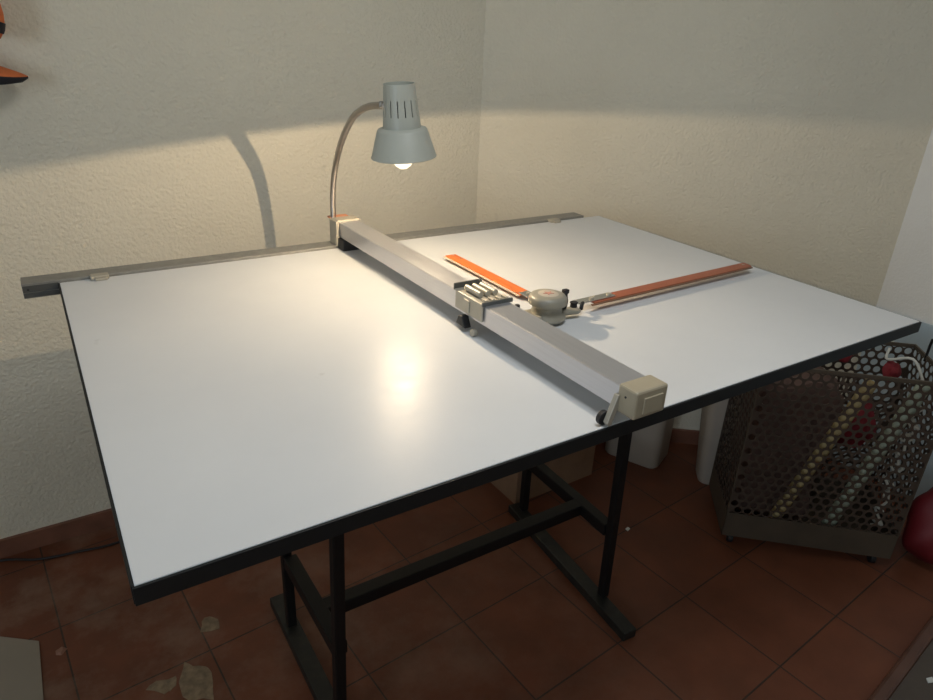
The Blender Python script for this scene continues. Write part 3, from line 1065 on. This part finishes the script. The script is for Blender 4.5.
# red bag
bag = lump('bag', (2.262, 0.035, 0.15), 0.088, 0.088, 0.15, M_REDBAG, 'red plastic bag slumped on the floor at the right of the trolley', 'bag', None, 21, 4, 0.12)

# cable on the floor
bm = bmesh.new()
bm_tube(bm, [(-0.62, 1.50, .0045), (-0.45, 1.49, .0045), (-0.313, 1.490, .0045), (-0.21, 1.440, .0045), (-0.10, 1.418, .0045), (-0.005, 1.405, .0045), (0.15, 1.42, .0045), (0.35, 1.45, .0045), (0.55, 1.46, .0045), (0.645, 1.40, .0045)], 0.0038, 8, 8)
o = obj('power_cable', bm, M_CABLE, None, 0, True)
tag(o, 'thin black cable lying on the tiles beside the left wall', 'cable'); origin_to(o, (-0.2, 1.44, 0))

# grey card at the lower left, on the floor
bm = bmesh.new(); bm_prism(bm, [(-0.70, 0.86), (-0.226, 0.865), (-0.227, 1.092), (-0.314, 1.160), (-0.72, 1.15)], 0.0, 0.004)
o = obj('cardboard_sheet', bm, M_PAPER); tag(o, 'grey-brown sheet of card lying on the floor at the lower left', 'sheet'); origin_to(o, (-0.45, 1.0, 0))
# hardened residue patches on the tiles
def patch(pts, label, seed, h=0.0015):
    rnd_ = random.Random(seed)
    bm = bmesh.new()
    q = []
    n = len(pts)
    for i in range(n):
        a = Vector(pts[i]); b = Vector(pts[(i + 1) % n])
        for t_ in (0, .33, .66):
            p_ = a.lerp(b, t_)
            q.append((p_.x + rnd_.uniform(-.005, .005), p_.y + rnd_.uniform(-.005, .005)))
    bm_prism(bm, q, 0.0, h)
    o = obj('mortar_stain', bm, M_STAIN)
    tag(o, label, 'stain')
    return origin_to(o, (q[0][0], q[0][1], 0))


patch([(0.060, 0.725), (0.126, 0.684), (0.143, 0.767), (0.120, 0.805), (0.090, 0.830), (0.066, 0.780)], 'larger yellowish mortar residue on the tiles below the near left corner of the desk', 2)
patch([(0.149, 0.917), (0.190, 0.897), (0.203, 0.939), (0.165, 0.961)], 'small pale square residue on the tiles nearer to the desk corner', 4)
patch([(-0.010, 0.795), (0.030, 0.760), (0.052, 0.765), (0.060, 0.800), (0.020, 0.812)], 'thin streaky mortar residue left of the larger patch on the tiles', 11, 0.0010)
# tiny pieces on the floor
bm = bmesh.new(); M = Matrix.Translation((1.498, 0.641, 0)) @ Matrix.Rotation(0.4, 4, 'Z')
bm_prism(bm, [(-.008, -.004), (.006, -.006), (.009, .003), (-.004, .006)], 0, .004, M)
o = obj('paper_scrap', bm, M_WHITE); tag(o, 'tiny white scrap on the tiles right of the desk leg', 'scrap'); origin_to(o, (1.498, .641, 0))
bm = bmesh.new(); M = Matrix.Translation((-0.180, 1.031, 0)) @ Matrix.Rotation(0.9, 4, 'Z')
bm_prism(bm, [(-.012, -.010), (.010, -.012), (.014, .006), (-.002, .014), (-.014, .004)], 0, .005, M, 0.6)
o = obj('tile_chip', bm, simple('terracotta_chip', (0.30, 0.15, 0.10), 0.8)); tag(o, 'small loose terracotta chip on the floor at the lower left', 'chip'); origin_to(o, (-0.180, 1.031, 0))

# low wooden board with a rounded edge at the lower right
board = thing('wooden_board', (1.95, -0.30, 0), 'dark wooden board with rounded reddish edge on the floor at the lower right corner', 'board')
ang = math.atan2(-0.092 + 0.155, 2.05 - 1.554)
M = Matrix.Translation((1.554, -0.165, 0)) @ Matrix.Rotation(ang, 4, 'Z')
bm = bmesh.new(); bm_box(bm, -0.25, 0.60, -0.42, -0.034, 0.0, 0.020, M); obj('board_top', bm, M_WOODTOP, board, 0.001)
bm = bmesh.new(); bm_box(bm, -0.25, 0.60, -0.034, 0.0, 0.0, 0.027, M); obj('nosing', bm, M_WOOD, board, 0.009)
bm = bmesh.new(); bm_prism(bm, [(0, 0), (.02, -.008), (.028, .004), (.010, .010)], 0.0205, 0.0235, Matrix.Translation((1.735, -0.222, 0)))
o = obj('paper_scrap', bm, M_WHITE); tag(o, 'small pale green scrap lying on the dark wooden board', 'scrap'); origin_to(o, (1.745, -0.222, 0.0205))

# ---------------------------------------------------------------- cap hanging on the left wall
capt = thing('baseball_cap', (-0.07, 1.47, 1.45), 'orange and black baseball cap hanging on the left wall at the upper left', 'cap')
bm = bmesh.new()
CC = Vector((-0.078, 1.440, 1.512))
MC = Matrix.Translation(CC) @ Matrix.Rotation(math.radians(20), 4, 'Y')
n = 36
prof = [(math.sin(a_ * PI / 2 / 8), math.cos(a_ * PI / 2 / 8)) for a_ in range(9)]
bm_lathe(bm, [(.090 * s_, .100 * c_) for s_, c_ in prof] + [(.086, -.018)], n, MC @ Matrix.Rotation(math.radians(0), 4, 'X') @ Matrix.Diagonal((1, .72, 1, 1)))
crown = obj('crown', bm, M_CAPO, capt, 0, True)
md = crown.modifiers.new('thickness', 'SOLIDIFY'); md.thickness = 0.0015; md.offset = -1
bm = bmesh.new()
bm_lathe(bm, [(.0905, -.006), (.0915, .004), (.0905, .018), (.0875, .018), (.0875, -.006)], n, MC @ Matrix.Diagonal((1, .73, 1, 1)), closed=True)
obj('side_band', bm, M_CAPB, capt, 0, True)
# brim: a curved plate pointing to the lower right
def brim_pts(z_off):
    g = []
    for i in range(13):
        s_ = i / 12
        row = []
        for j in range(13):
            t_ = (j - 6) / 6
            x_ = -0.125 + s_ * 0.160 * math.sqrt(max(0.0, 1 - 0.75 * t_ * t_))
            y_ = t_ * 0.060
            z_ = 1.437 - (x_ + 0.125) * 0.325 - 0.030 * t_ * t_ * (1 - .3 * s_)
            row.append((x_, 1.448 + y_ * .9, z_ + z_off * math.sqrt(max(0.02, 1 - s_ ** 4))))
        g.append(row)
    return g
for nm, zo, z1_, mt_ in (('brim', 0.006, 0.0, M_CAPO), ('brim_underside', -0.0005, -0.032, M_CAPB)):
    bm = bmesh.new()
    T = [[bm.verts.new(q) for q in r_] for r_ in brim_pts(zo)]
    B = [[bm.verts.new(q) for q in r_] for r_ in brim_pts(z1_)]
    for G, fl in ((T, 0), (B, 1)):
        for i in range(12):
            for j in range(12):
                q = (G[i][j], G[i + 1][j], G[i + 1][j + 1], G[i][j + 1])
                bm.faces.new(q if not fl else q[::-1])
    loop = [(0, j) for j in range(12)] + [(i, 12) for i in range(12)] + [(12, j) for j in range(12, 0, -1)] + [(i, 0) for i in range(12, 0, -1)]
    for a_, b_ in zip(loop, loop[1:] + loop[:1]):
        bm.faces.new((T[a_[0]][a_[1]], T[b_[0]][b_[1]], B[b_[0]][b_[1]], B[a_[0]][a_[1]]))
    obj(nm, bm, mt_, capt, 0, True)
